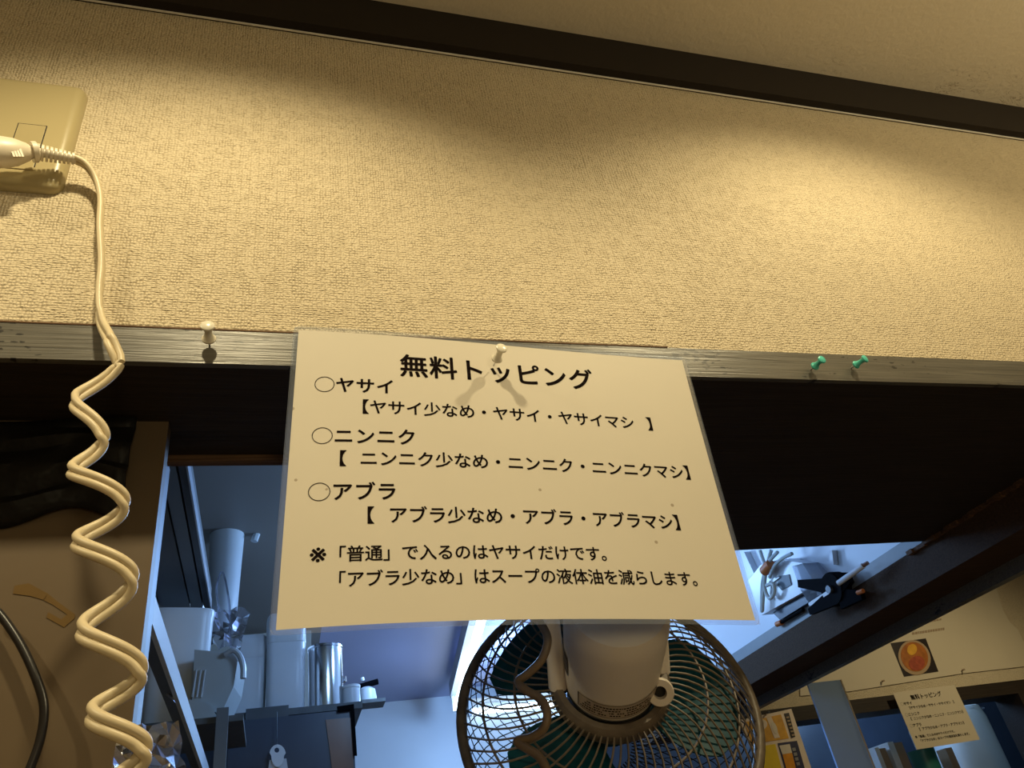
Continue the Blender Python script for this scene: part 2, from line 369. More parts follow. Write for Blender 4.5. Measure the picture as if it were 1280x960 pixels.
# dark boards under the lintel, each its own plank
struct('trim_5', MB().box((-1.8,.004,ZL0+.0002),(4.0,.088,ZL1)), M['darkwood'], 'dark stained underside board of the lintel')
struct('trim_6', MB().box((-1.8,.0885,ZL0+.002),(.20,.125,ZL1)), M['darkwood'], 'narrow dark board behind the left lintel')
struct('trim_7', MB().box((.20,.0885,ZL0+.0012),(.93,.36,ZL1)), M['darkwood'], 'wide dark board behind the right lintel')
struct('trim_8', MB().box((-.10,.12,ZL0-.004),(.20,.1275,ZL0+.0018)), M['brownwood'], 'chipped brown edge strip behind the left lintel')
# beam running away from the lintel
BX = .848
struct('trim_9', MB().box((BX,.006,1.730),(.93,1.42,ZL0)), M['beamwood'], 'dark beam running back from the lintel')
struct('trim_10', MB().box((.93,.006,1.712),(.946,1.42,ZL0)), M['ledge'], 'grey face board along the beam')
tp = MB(); 
for i in range(24):
    y = .13 + i*.011; a = .002 + .002*math.sin(i*1.7) + .002*random.random()
    tp.box((BX-a-.003, y, ZL0-.003-.002*random.random()), (BX+.002, y+.0112, ZL0+.001))
struct('trim_11', tp, M['brownwood'], 'splintered bare brown corner where the beam meets the lintel')
struct('wall_partition', MB().box((.862,.36,ZL0),(.93,1.5,ZT1)), M['kpart'], 'pale painted kitchen partition above the beam')
struct('trim_12', MB().box((BX,.30,ZL0),(.862,1.45,1.795)), M['railgrey'], 'blue-grey rail on top of the beam')
# kitchen shell
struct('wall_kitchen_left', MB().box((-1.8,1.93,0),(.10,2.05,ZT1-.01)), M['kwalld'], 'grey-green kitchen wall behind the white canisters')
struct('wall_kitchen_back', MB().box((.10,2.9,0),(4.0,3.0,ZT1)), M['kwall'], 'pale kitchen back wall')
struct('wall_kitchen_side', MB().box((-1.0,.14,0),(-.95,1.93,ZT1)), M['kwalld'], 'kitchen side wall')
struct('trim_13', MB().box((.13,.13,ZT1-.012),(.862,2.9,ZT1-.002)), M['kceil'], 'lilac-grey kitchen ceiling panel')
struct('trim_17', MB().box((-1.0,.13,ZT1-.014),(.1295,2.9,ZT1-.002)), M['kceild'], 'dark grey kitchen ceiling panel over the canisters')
# far dining wall
struct('wall_far', MB().box((.946,1.42,ZL0),(4.0,1.5,ZT1)), M['wallpaper'], 'wallpapered wall beyond the beam')
struct('trim_14', MB().box((.946,1.412,1.742),(4.0,1.5,ZL0)), M['darkwood'], 'dark lintel under the far wallpapered wall')
struct('trim_15', MB().box((2.03,1.41,0),(2.12,1.5,1.742)), M['darkwood'], 'dark upright post at the right end of the far hatch')
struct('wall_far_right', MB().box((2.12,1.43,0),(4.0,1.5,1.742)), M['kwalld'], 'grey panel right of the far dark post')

struct('counter', MB().box((-1.8,-.38,.96),(4.0,.05,1.0)), M['counterwood'], 'pale wooden counter below the hatch')
# ------------------------------------------------------------------ fluorescent lamps
def lamp(a, b, hw, label, z_up=.03):
    a, b = Vector(a), Vector(b); d = (b-a).normalized()
    t = thing('fluorescent_lamp', (a+b)/2, label, 'lamp')
    side = d.cross(Vector((0,0,1))).normalized()
    MB().obox((a+b)/2 + Vector((0,0,z_up+.035)), d*((b-a).length/2+.02), side*hw, Vector((0,0,.025))).build('housing', M['housing'], t)
    MB().tube([a, b], .013, 12).build('tube', M['tube'], t, smooth=True)
    for e, s in ((a,-1), (b,1)):
        MB().obox(e + d*s*.008 + Vector((0,0,.012)), d*.008, side*.016, Vector((0,0,.028))).build('lamp_holder', M['whitep'], t)
    for k in (-.35, .35):
        c = (a+b)/2 + d*(b-a).length*k; MB().box((c.x-.01,c.y-.01,c.z+.08),(c.x+.01,c.y+.01,ZT1-.011)).build('hanger', M['housing'], t)
    return t
A, B = atz(601,778,2.13), atz(571,883,2.13)
lamp(A - (B-A)*.4, B, .02, 'lit fluorescent tube on kitchen ceiling left of the fan')
A, B = at(590,896,2.84), at(760,866,2.84)
A.z = B.z = (A.z+B.z)/2
lamp(A, B, .05, 'lit fluorescent tube seen through the fan guard')
for x, y, z, e in ((.45, 1.25, 2.08, 9), (.78, 2.2, 2.05, 14), (1.95, 1.75, 1.95, 5), (.50, .80, 2.02, 2.0), (.22, .60, 1.93, 2.0)):
    point('kitchen_fill', (x, y, z), e, .06, COOL)  # unseen cool fill points, added besides the two modelled tubes

# ------------------------------------------------------------------ wall socket, plug and coiled cord
so = thing('wall_socket', (-.22, 0, 1.92), 'wide beige wall socket plate with rounded corners left of the sign', 'socket')
x1 = -.157
def round_plate(xa, xb, za, zb, rad, levels):
    mb = MB(); vs = []; n = 0
    for y, ins in levels:
        ring_ = []
        for cx, cz, a0_ in ((xb-rad, zb-rad, 0), (xa+rad, zb-rad, 90), (xa+rad, za+rad, 180), (xb-rad, za+rad, 270)):
            for k in range(7):
                a = math.radians(a0_+k*15); ring_.append((cx+(rad-ins)*math.cos(a), y, cz+(rad-ins)*math.sin(a)))
        n = len(ring_); vs += ring_
    fs = [(l*n+k, l*n+(k+1) % n, (l+1)*n+(k+1) % n, (l+1)*n+k) for l in range(len(levels)-1) for k in range(n)]
    fs.append(tuple((len(levels)-1)*n+k for k in range(n)))
    return mb.add(vs, fs)
round_plate(-.300, x1, 1.927, 2.053, .0095, [(-.0002,0),(-.0035,.0004),(-.0060,.0018),(-.0077,.0042),(-.0085,.0078)]).build('face_plate', M['plate'], so, smooth=True)
g0 = at(58,158,-.0088); g1 = at(6,205,-.0088)
sk = MB().box((g1.x,-.0092,g1.z-.004),(g0.x,-.0082,g0.z), .0004).build('socket_module', M['socket'], so)
fr = MB()
for lo, hi in (((g1.x,g0.z),(g0.x,g0.z+.0005)), ((g0.x,g1.z),(g0.x+.0006,g0.z+.0005)), ((g1.x-.0005,g1.z),(g1.x,g0.z+.0005))):
    fr.box((lo[0],-.0090,lo[1]), (hi[0],-.0083,hi[1]))
fr.build('module_gap', M['slot'], sk)
pl = thing('power_plug', (-.2, -.03, 1.95), 'ivory power plug with ribbed strain relief and long coiled cream cord', 'plug')
e0 = at(-34, 190, -.030); e1 = at(46, 190, -.022)
ax = (e1-e0).normalized(); up = Vector((0,0,1)); up = (up-ax*up.dot(ax)).normalized(); no_ = ax.cross(up)
pb = MB(); Ls = (e1-e0).length
prof = [(0,.0),(.014,.0),(.0165,.006),(.0165,Ls*.45),(.0145,Ls*.65),(.0095,Ls*.85),(.006,Ls*.93),(.006,Ls),(0,Ls)]
pb.lathe(e0, ax, prof, 28, sx=.72, sy=.62, up=up).build('plug_body', M['plug'], pl, smooth=True)
rb = MB()
for k in range(4):
    c = e0 + ax*(Ls*(.60+.045*k)) - no_*0 + (CAM-e0).normalized()*.0092
    rb.obox(c, ax*.0007, up*.0045, (CAM-e0).normalized()*.0016)
rb.build('grip_rib', M['plug'], pl)
MB().lathe(e1-ax*.003, ax, [(0,0),(.0075,0),(.0075,.003),(.0062,.004),(0,.004)], 20).build('collar', M['plug'], pl, smooth=True)
e2 = at(95, 199, -.016); sr = MB(); n = 9
for k in range(n):
    p = e1.lerp(e2, (k+.3)/n); sr.lathe(p, (e2-e1), [(0,-.0008),(.0062-.00022*k,-.0008),(.0062-.00022*k,.0008),(0,.0008)], 16)
sr.tube([e1, e2], .0031, 12)
sr.build('strain_relief', M['plug'], pl, smooth=True)
# smooth straight part of the cord, down over the ledge
pth = [at(94,199,-.016), at(108,207,-.014), at(120,225,-.010), at(126,250,-.008), at(125,285,-.008), at(127,330,-.0075), at(124,370,-.009),
       at(126,400,-.012), at(136,422,-.019), at(144,440,-.026)]
MBc = MB()
pts = spline(pth, 8)
# helix below: axis leans towards the room as it descends
ext = [(148,440),(95,502),(127,546),(93,587),(152,629),(99,675),(162,724),(106,784),(173,842),(118,889),(178,941),(130,990)]
dep = [-.022,-.028,-.034,-.040,-.047,-.053,-.060,-.066,-.072,-.078,-.084,-.090]
hel = []
for i in range(len(ext)-1):
    for j in range(14):
        t = j/14; sgn = 1 if i % 2 == 0 else -1
        xm = (ext[i][0]+ext[i+1][0])/2; am = abs(ext[i][0]-ext[i+1][0])/2; y = ext[i][1]*(1-t)+ext[i+1][1]*t
        c = at(xm, y, dep[i]*(1-t)+dep[i+1]*t); r = am*(c-CAM).dot(CF)/FPX
        ph = PI*t; hel.append(c + Vector((sgn*math.cos(ph)*r, sgn*math.sin(ph)*max(r, .008)*.5, 0)))
hel = hel[2:]
# lower end of straight part joins the helix start
full = pts[:-6] + [pts[-6].lerp(hel[0], .5)] + hel
full = spline(full[::2], 3)
# two cores side by side, twisting with the coil
def offset_path(path, d0, d1):
    out0, out1 = [], []; n = len(path)
    for i, p in enumerate(path):
        t = (path[min(i+1,n-1)]-path[max(i-1,0)]).normalized()
        f = i/(n-1)
        s = Vector((0,0,1)); s = (s - t*s.dot(t))
        if s.length < .25: s = s + Vector((0,-1,0))*.25
        s.normalize()
        s0 = Vector((0,-1,0)); s0 = (s0 - t*s0.dot(t)).normalized()
        m = min(max((i/n-.2)/.1, 0), 1)
        sd = (s0*(1-m) + s*m).normalized()
        out0.append(p + sd*d0); out1.append(p + sd*d1)
    return out0, out1
a0, a1 = offset_path(full, .0020, -.0020)
cd = MB().tube(a0, .0022, 10).tube(a1, .0022, 10).build('coiled_cord', M['cord'], pl, smooth=True)

# ------------------------------------------------------------------ push pins
def pin(base, d, mat, label, group=None, s=1.0):
    base = Vector(base); d = Vector(d).normalized()
    t = thing('push_pin', base, label, 'push pin', group)
    MB().tube([base - d*.002, base + d*.006], .0006, 6).build('needle', M['steel'], t)
    q = [(0,.005),(.0040,.005),(.0046,.0058),(.0046,.0068),(.0036,.0078),(.0026,.0105),(.0024,.013),(.0028,.0155),(.0038,.0168),(.0044,.0172),(.0044,.0186),(.0036,.0192),(0,.0192)]
    MB().lathe(base, d, [(r*s, h*s) for r, h in q], 20).build('grip', mat, t, smooth=True)
    return t
pin(at(262,432,-.001), (-.02,-1,.12), M['pinw'], 'milky white push pin in the ledge left of the sign')
pin(at(618,455,-.0105), (.10,-1,.10), M['pinw'], 'milky white push pin holding the top edge of the sign', s=.92)
pin(at(1014,462,-.001), (.08,-1,-.02), M['pint'], 'teal push pin, nearer the sign of the two teal ones', s=.8)
pin(at(1064,460,-.001), (.32,-1,-.02), M['pint'], 'teal push pin, the right one of the two teal ones', s=.8)

# ------------------------------------------------------------------ laminated sign
SC = Vector((.15867, -.0055, 1.45+.34745))
sa, sb, sg = .0508, .00559, .02356
Ry = Matrix(((math.cos(sa),0,math.sin(sa)),(0,1,0),(-math.sin(sa),0,math.cos(sa))))
Rx = Matrix(((1,0,0),(0,math.cos(sb),-math.sin(sb)),(0,math.sin(sb),math.cos(sb))))
Rz = Matrix(((math.cos(sg),-math.sin(sg),0),(math.sin(sg),math.cos(sg),0),(0,0,1)))
SR = Rz @ Rx @ Ry
def sheet(u, v, off=0):
    """a point of the gently bowed sheet; u, v in metres from its top centre"""
    h = -.04416*u*u - .00347*u*v + .98155*u**3 + .13758*v*v + 1.93248*u*u*v
    return SR @ Vector((u, -h - off, v)) + SC
def sheet_grid(u0, u1, v0, v1, off, nu=44, nv=30, rad=0):
    mb = MB(); vs = []
    for j in range(nv+1):
        for i in range(nu+1):
            u = u0+(u1-u0)*i/nu; v = v0+(v1-v0)*j/nv
            if rad:
                cu, cv = max(u0+rad-u, u-(u1-rad), 0), max(v0+rad-v, v-(v1-rad), 0)
                L = math.hypot(cu, cv)
                if L > rad:
                    k = rad/L
                    if u < u0+rad: u = u0+rad-cu*k
                    if u > u1-rad: u = u1-rad+cu*k
                    if v < v0+rad: v = v0+rad-cv*k
                    if v > v1-rad: v = v1-rad+cv*k
            vs.append(sheet(u, v, off))
    fs = [(j*(nu+1)+i, j*(nu+1)+i+1, (j+1)*(nu+1)+i+1, (j+1)*(nu+1)+i) for j in range(nv) for i in range(nu)]
    return mb.add(vs, fs)
GL = {}
def glyph(ch, off):
    k = (ch, off)
    if k not in GL:
        c = bpy.data.curves.new('t', 'FONT'); c.body = ch; c.size = 1; c.offset = off; c.resolution_u = 3
        o = bpy.data.objects.new('t', c); COL.objects.link(o)
        me = bpy.data.meshes.new_from_object(o.evaluated_get(bpy.context.evaluated_depsgraph_get()))
        vs = [(v.co.x, v.co.y) for v in me.vertices]; fs = [tuple(p.vertices) for p in me.polygons]
        bpy.data.objects.remove(o); bpy.data.curves.remove(c); bpy.data.meshes.remove(me)
        if ch == '※': vs = [((x-.318)*1.55+.5, (y-.335)*1.55+.38) for x, y in vs]
        GL[k] = (vs, fs)
    return GL[k]
def ring2d(rx, ry, th, n=40):
    vs = [(math.cos(2*PI*k/n)*(rx-a), math.sin(2*PI*k/n)*(ry-a)) for a in (0, th) for k in range(n)]
    return vs, [(k, (k+1) % n, n+(k+1) % n, n+k) for k in range(n)]
LINES = [  # name, first cell centre u, pitch, centre v, weight, text (spaces skip by cell; a number moves by mm)
  (-68.6, 21.05, -26.0, 20.6, .020, list('無料トッピング')),
  (-129.1, 13.5, -45.3, 13.2, .020, ['O'] + list('ヤサイ')),
  (-105.6, 12.12, -62.4, 12.2, .015, list('【ヤサイ少なめ・ヤサイ・ヤサイマシ') + [9.6, '】']),
  (-129.0, 13.5, -85.6, 13.2, .020, ['O'] + list('ニンニク')),
  (-119.4, 12.12, -102.3, 12.2, .015, ['【', 7.8] + list('ニンニク少なめ・ニンニク・ニンニクマシ】')),
  (-129.2, 13.6, -126.0, 13.4, .020, ['O'] + list('アブラ')),
  (-102.0, 12.12, -142.4, 12.2, .015, ['【', 8.0] + list('アブラ少なめ・アブラ・アブラマシ】')),
  (-128.2, 10.59, -167.3, 10.7, .013, list('※「普通」で入るのはヤサイだけです。')),
  (-117.4, 10.50, -183.0, 10.7, .013, list('「アブラ少なめ」はスープの液体油を減らします。')),
]
def lettering(fn, off):
    out = []
    for (u0, pitch, vc, size, wt, chars) in LINES:
        mb = MB(); u = u0
        for ch in chars:
            if isinstance(ch, float): u += ch; continue
            if ch == 'O':
                vs, fs = ring2d(.49, .47, .035); vs = [(x*size+u, y*size+vc) for x, y in vs]
            else:
                g, fs = glyph(ch, 0)
                for k in range(8):      # strokes thickened by overlapping shifted outlines
                    ox, oy = wt*math.cos(k*PI/4), wt*math.sin(k*PI/4)
                    mb.add([fn(((x-.5+ox)*size+u)/1000, ((y-.38+oy)*size+vc)/1000, off) for x, y in g], fs)
                u += pitch; continue
            mb.add([fn(x/1000, y/1000, off) for x, y in vs], fs); u += pitch
        out.append(mb)
    return out
sg_ = thing('laminated_sign', sheet(0, -.11), 'large laminated white paper sign with Japanese topping list pinned to the ledge', 'sign')
HU, HV = .1485, .21
MB.build(sheet_grid(-HU, HU, -HV, 0, 0), 'paper', M['paper'], sg_, smooth=True)
MB.build(sheet_grid(-HU-.0032, HU+.0032, -HV-.0030, .0030, .00035, 60, 44, rad=.005), 'laminate_film', M['film'], sg_, smooth=True, label='clear laminate film with a narrow see-through border')
ed = []
rr_ = .005; u0, u1, v0, v1 = -HU-.0032, HU+.0032, -HV-.0030, .0030
for cx, cy, a0_ in ((u1-rr_, v1-rr_, 0), (u0+rr_, v1-rr_, 90), (u0+rr_, v0+rr_, 180), (u1-rr_, v0+rr_, 270)):
    for k in range(6):
        a = math.radians(a0_+k*18); ed.append((cx+rr_*math.cos(a), cy+rr_*math.sin(a)))
edp = []
for i in range(len(ed)):
    p, q = ed[i], ed[(i+1) % len(ed)]; m = 24 if math.hypot(p[0]-q[0], p[1]-q[1]) > .02 else 1
    for k in range(m): edp.append(sheet(p[0]+(q[0]-p[0])*k/m, p[1]+(q[1]-p[1])*k/m, .0003))
MB().tube(edp, .00016, 5, closed=True).build('film_edge', M['border'], sg_)
bo = MB()
for a_, b_, c_, d_, nu_, nv_ in ((-HU-.0028,-HU,-HV-.0026,.0026,1,30), (HU,HU+.0028,-HV-.0026,.0026,1,30), (-HU,HU,0,.0026,44,1), (-HU,HU,-HV-.0026,-HV,44,1)):
    g = sheet_grid(a_, b_, c_, d_, .0001, nu_, nv_); bo.add(g.v, g.f)
bo.build('fused_border', M['border'], sg_, label='greyish see-through fused border')
for mb in lettering(sheet, .00018): mb.build('lettering', M['ink'], sg_)

# ------------------------------------------------------------------ left panel, cables, plastic
px_ = MB().box((-1.0,.070,.9),(at(190,700,.07).x,.084,ZL0)).build('brown_panel', M['panel'], cat='panel', label='plain brown board under the dark lintel left of the aluminium post')
def patch(pts, y, d, mat, name, **k):
    mb = MB().slab([at(a, b, y) for a, b in pts], (0, d, 0)); return mb.build(name, mat, **k)
tr_ = MB()
tr_.slab([at(a,b,.0696) for a,b in ((18,732),(36,729),(60,742),(55,750),(38,745),(16,742))], (0,.0006,0))
tr_.slab([at(a,b,.0696) for a,b in ((60,742),(72,752),(94,768),(93,773),(80,784),(58,772),(60,765),(76,774),(84,768),(66,756),(54,750))], (0,.0006,0))
ORI[px_.name] = px_.location.copy()
tr_.build('tape_residue', M['tapeold'], px_)
# rumpled dark bag stuffed under the lintel
bg = MB(); vs = []; nx, nz = 40, 12
for j in range(nz+1):
    for i in range(nx+1):
        a = i/nx; b = j/nz
        x = -.36 + a*.262; z = 1.696 + b*.079
        y = .066 - .010*math.sin(b*PI)*(.7+.3*math.sin(a*7+1)) + .0025*math.sin(a*11+b*19) + .0015*math.sin(b*31-a*8)
        z += (.007*math.sin(a*9) + .004*math.sin(a*23))*(1-b)
        vs.append((x, y, z))
bg.add(vs, [(j*(nx+1)+i, j*(nx+1)+i+1, (j+1)*(nx+1)+i+1, (j+1)*(nx+1)+i) for j in range(nz) for i in range(nx)])
bgo = bg.build('black_plastic_bag', M['bag'], smooth=True, cat='bag', label='rumpled black plastic bag tucked under the left lintel')
sm = bgo.modifiers.new('t', 'SOLIDIFY'); sm.thickness = .002
MB().tube(spline([at(-18,755,.06), at(0,768,.06), at(26,806,.058), at(46,850,.056), at(55,885,.055), at(50,925,.055), at(36,965,.055), at(24,1000,.055)], 8), .0024, 10).build(
    'black_cable', M['blackcord'], smooth=True, cat='cable', label='thin black cable looping in from the left edge')
# aluminium post at the hatch side
po = thing('aluminium_post', (-.085,.14,.9), 'slim aluminium upright post at the left side of the hatch', 'post')
MB().box((-.1000,.118,.9),(-.0945,.140,ZL0)).build('outer_strip', M['alud'], po)
MB().box((-.0944,.116,.9),(-.0905,.140,ZL0)).build('bright_edge', M['alu'], po, label='bright aluminium edge')
MB().box((-.0904,.122,.9),(-.0865,.140,ZL0)).build('dark_channel', M['blackp'], po)
MB().box((-.0864,.120,.9),(-.0835,.140,ZL0)).build('inner_strip', M['alud'], po)

def crumple(name, pts, nx, nz, amp, mat, seed, **k):
    """a crumpled sheet spanning the quad pts (four corners)"""
    rnd = random.Random(seed); a, b, c, d = [Vector(p) for p in pts]; nrm = (b-a).cross(d-a).normalized(); vs = []
    H = [[rnd.uniform(-1, 1) for _ in range(nx+1)] for _ in range(nz+1)]
    for j in range(nz+1):
        for i in range(nx+1):
            u, v = i/nx, j/nz; p = (a*(1-u)+b*u)*(1-v) + (d*(1-u)+c*u)*v
            e = 1 if 0 < i < nx and 0 < j < nz else .4
            p = p + nrm*H[j][i]*amp + (b-a)*rnd.uniform(-.3,.3)/nx*e + (d-a)*rnd.uniform(-.3,.3)/nz*e
            vs.append(p)
    fs = []
    for j in range(nz):
        for i in range(nx):
            q = (j*(nx+1)+i, j*(nx+1)+i+1, (j+1)*(nx+1)+i+1, (j+1)*(nx+1)+i)
            fs += [(q[0],q[1],q[2]), (q[0],q[2],q[3])] if rnd.random() < .5 else [(q[0],q[1],q[3]), (q[1],q[2],q[3])]
    return MB().add(vs, fs).build(name, mat, **k)
crumple('clear_plastic_bag', [at(128,1010,.05), at(238,1010,.06), at(222,903,.06), at(150,908,.05)], 9, 8, .006, M['wrap'], 5,
        cat='bag', label='crumpled clear plastic bag at the foot of the coiled cord')

# ------------------------------------------------------------------ kitchen, left part
# overhead cabinet with sliding-door rails running away from us
cb = thing('overhead_cabinet', (-.3,.7,2.0), 'dark grey overhead cabinet with long rails under the kitchen ceiling', 'cabinet')
Y0, Y1 = .30, 1.03
MB().box((-.60,Y0,2.004),(-.118,Y1,2.03)).build('body', M['cabinet'], cb)
for xa, xb, z, mt in ((-.60,-.205,2.000,'alud'),(-.196,-.153,1.996,'cabinet'),(-.149,-.131,1.992,'cabinet'),(-.128,-.1185,1.992,'alud')):
    MB().box((xa,Y0,z),(xb,Y1,2.004)).build('rail', M[mt], cb)
MB().box((-.1183,Y0,1.990),(-.1160,Y1,2.008)).build('edge_strip', M['alu'], cb, label='bright metal edge strip')
MB().tube([(-.172,.45,1.995),(-.172,.455,1.990)], .003, 8).build('screw', M['cabd'], cb)

def tub(name, c, prof, hx, hy, mat, label, cat='container', rot=0, e=5, group=None, lid=None, **kw):
    t = thing(name, c, label, cat, group)
    MB().sqlathe(c, prof, hx, hy, rot, e=e).build('body', mat, t, smooth=True)
    if lid: MB().sqlathe(c, lid, hx, hy, rot, e=e).build('lid', mat, t, smooth=True)
    return t
# tall white tub hanging behind the cabinet edge
def place(px, py, y): return at(px, py, y)
b = place(289, 790, 1.25); top = place(284, 630, 1.25); h = top.z-b.z; r = .043
t = thing('white_pitcher', b, 'tapered white plastic pitcher wrapped in clear film beside the cabinet rails', 'pitcher')
b = b + Vector((-.020,0,0))
MB().lathe(b, (0,0,1), [(0,0),(r*.62,0),(r*.66,.01),(r*.80,h*.55),(r*.9,h*.86),(r*1.0,h*.88),(r*1.0,h),(r*.9,h),(r*.8,h*.6),(0,h*.1)], 32).build('body', M['whitep2'], t, smooth=True)
MB().lathe(b+Vector((0,0,h*.86)), (0,0,1), [(r*1.02,0),(r*1.12,.006),(r*1.12,h*.13),(r*1.0,h*.14)], 32).build('rim', M['whitep2'], t, smooth=True)
MB().tube(spline([b+Vector((r*1.05,0,h*.96)), b+Vector((r*1.4,0,h*.92)), b+Vector((r*1.5,0,h*.78)), b+Vector((r*1.35,0,h*.68))], 6), .008, 8).build('handle', M['whitep2'], t, smooth=True)
crumple('film_wrap', [at(246,805,1.1), at(300,812,1.1), at(312,765,1.12), at(250,755,1.12)], 8, 7, .010, M['wrap'], 9, parent=t)
MB().tube(spline([at(274,765,1.12), at(271,735,1.13), at(278,715,1.14), at(286,750,1.12), at(288,800,1.1), at(291,830,1.1)],6), .0022, 6).build('twisted_film', M['wrap'], t)
# big translucent bin, left
ZB = at(262, 902, .87).z + .0005
MB().box((-.36,.845,ZB-.009),(at(304,902,.85).x,1.03,ZB-.0005)).build('small_shelf', M['shelf'], cat='shelf', label='short dark shelf under the ribbed container and the milky bin')
b = at(214, 890, .975); b.z = ZB
t = tub('white_bin', b, [(0,0),(.86,0),(.90,.01),(1,.185),(1.03,.19),(1.03,.20),(.95,.20),(.85,.01)], .052,.05, M['whitep'], 'broad milky white bin behind the aluminium post', rot=.2)
crumple('plastic_sheet', [at(186,822,.30), at(216,880,.34), at(214,815,.33), at(186,775,.30)], 5, 5, .004, M['wrap'], 21, cat='plastic wrap', label='loose clear plastic sheet hanging beside the aluminium post')
# ribbed drainer with hooked handle
t = thing('ribbed_container', at(268,895,.88), 'white ribbed plastic container with hooked handle hanging in the kitchen', 'container')
F = at(268, 895, .88); 
def rel(px, py, y=.88): return at(px, py, y)
body = [rel(243,812), rel(291,816), rel(297,826), rel(292,858), rel(276,893), rel(240,878)]
MB().slab(body, (0.01,.075,.0)).build('body', M['ribp'], t)
rb = MB()
for k in range(3):
    p = rel(245.5+k*5.5, 838); q = rel(240.5+k*5.5, 872); rb.tube([p+Vector((0,-.002,0)), q+Vector((0,-.002,0))], .0016, 6)
rb.build('rib', M['whitep2'], t)
MB().slab([rel(236,874,.87), rel(262,880,.87), rel(270,893,.87), rel(262,902,.87), rel(236,902,.87)], (0,.05,0)).build('foot', M['ribp'], t)
MB().tube(spline([rel(281,818,.875), rel(292,813,.87), rel(300,820,.87), rel(304,834,.87), rel(304,848,.87)], 6), .0045, 8).build('handle', M['whitep2'], t, smooth=True)
# shelf and canisters
sh = thing('wall_shelf', at(335,890,1.2), 'dark kitchen shelf board under the white canisters', 'shelf')
s0, s1 = at(282,893,1.12), at(445,880,1.12); zs = s0.z
MB().box((s0.x-.01,1.12,zs-.012),(s1.x+.012,1.27,zs)).build('board', M['shelf'], sh)
MB().box((s0.x+.035,1.112,zs-.016),(s0.x+.11,1.12,zs+.004)).build('clip_strip', M['alud'], sh)
def canister(px0, px1, pyt, y, label, seam, name='white_canister', hy=.05):
    p0 = at(px0, 880, y-.0); p1 = at(px1, 880, y); hx = (p1.x-p0.x)/2; cx = (p0.x+p1.x)/2
    zt = at((px0+px1)/2, pyt, y).z; H = zt-zs; c = Vector((cx, y+hy, zs+.0005))
    t = thing(name, c, label, 'canister', 'white square canisters on the kitchen shelf')
    hs = H*(1-seam)
    MB().sqlathe(c, [(0,0),(.90,0),(.93,.004),(.98,hs*.98),(.98,hs)], hx, hy, e=6).build('body', M['whitep'], t, smooth=True)
    MB().sqlathe(c, [(.985,hs),(1.0,hs+.001),(1.0,H-.012),(.97,H-.004),(.90,H),(0,H)], hx, hy, e=6).build('lid', M['whitep'], t, smooth=True)
    return t
canister(285,332,793,1.15,'white square canister with a deep lid, left one on the kitchen shelf', .30)
canister(330,383,765,1.13,'white square canister with two lid seams beside the steel pot', .32, hy=.055)
b = at(409, 893, 1.13); zt = at(409,803,1.13).z
t = thing('steel_pot', b, 'tall shiny steel cylinder pot right of the white canisters', 'pot')
r = (at(432,880,1.13).x-at(386,880,1.13).x)/2; c = Vector((b.x, 1.13+r, zs+.0005)); H = zt-zs
MB().lathe(c, (0,0,1), [(0,0),(r*.96,0),(r*.98,.003),(r*.98,H-.006),(r*1.02,H-.005),(r*1.02,H-.001),(r*.97,H),(r*.95,H-.004),(r*.95,.004),(0,.004)], 48).build('body', M['stainless'], t, smooth=True)
MB().tube([c+Vector((r*1.0,0,H*.5)), c+Vector((r*1.12,0,H*.5)), c+Vector((r*1.12,0,H*.42)), c+Vector((r*1.0,0,H*.40))], .002, 6).build('handle', M['stainless'], t)
t = thing('white_bottle', at(440,900,1.16), 'slim white bottle standing right of the steel pot', 'bottle')
c = at(440,895,1.16); c.z = zs+.0005; H = at(440,858,1.16).z-zs
MB().lathe(c, (0,0,1), [(0,0),(.016,0),(.017,.004),(.017,H-.006),(.018,H-.005),(.018,H),(0,H)], 24).build('body', M['whitep'], t, smooth=True)
t = thing('pump_bottle', at(462,900,1.5), 'small white bottle with black flip cap on the kitchen ledge', 'bottle')
c = at(459,878,1.5)
MB().lathe(c, (0,0,1), [(0,0),(.022,0),(.023,.01),(.02,.028),(.012,.034),(0,.034)], 20).build('body', M['whitep'], t, smooth=True)
MB().tube([c+Vector((-.024,0,.036)), c+Vector((.028,0,.046))], .007, 8).build('cap', M['blackp'], t, smooth=True)
MB().tube([c+Vector((-.008,0,.05)), c+Vector((-.01,0,.058))], .005, 8).build('nozzle', M['whitep'], t, smooth=True)
MB().box((c.x-.03,1.47,c.z-.008),(c.x+.04,1.53,c.z)).build('wall_ledge', M['shelf'], cat='ledge', label='small grey ledge carrying the flip cap bottle')
# dark blue steel box with tape, black corner cap, hanging tag
bx = thing('dark_steel_box', at(365,960,1.10), 'dark blue steel cabinet below the kitchen shelf with brown tape on it', 'cabinet')
q0 = at(287,899,1.10); q1 = at(441,884,1.10); q2 = at(448,1000,1.10); q3 = at(285,1000,1.10)
q0.z = min(q0.z, zs-.018); q1.z = min(q1.z, zs-.018)
MB().slab([q0, q1, Vector((q1.x+.004,1.10,q2.z-.3)), Vector((q0.x,1.10,q3.z-.3))], (0,.22,0)).build('body', M['navy'], bx)
MB().slab([at(a,b_,1.099) for a,b_ in ((407,900),(438,897),(441,930),(443,990),(418,990),(413,945))], (0,-.0015,0)).build('tape', M['packtape'], bx, label='brown packing tape')
cc = MB(); cc.slab([at(a,b_,1.0955) for a,b_ in ((421,884),(442,881),(446,945),(442,945),(438,888),(422,890))], (0,-.006,0)); cc.build('corner_cap', M['blackp'], bx, label='black corner cap')
tg = thing('hanging_tag', at(346,930,1.06), 'small white plastic tag hanging on a wire from the shelf', 'tag')
MB().tube([at(346,890,1.085), at(346,934,1.085)], .0010, 6).build('wire', M['alud'], tg)
tp_ = []
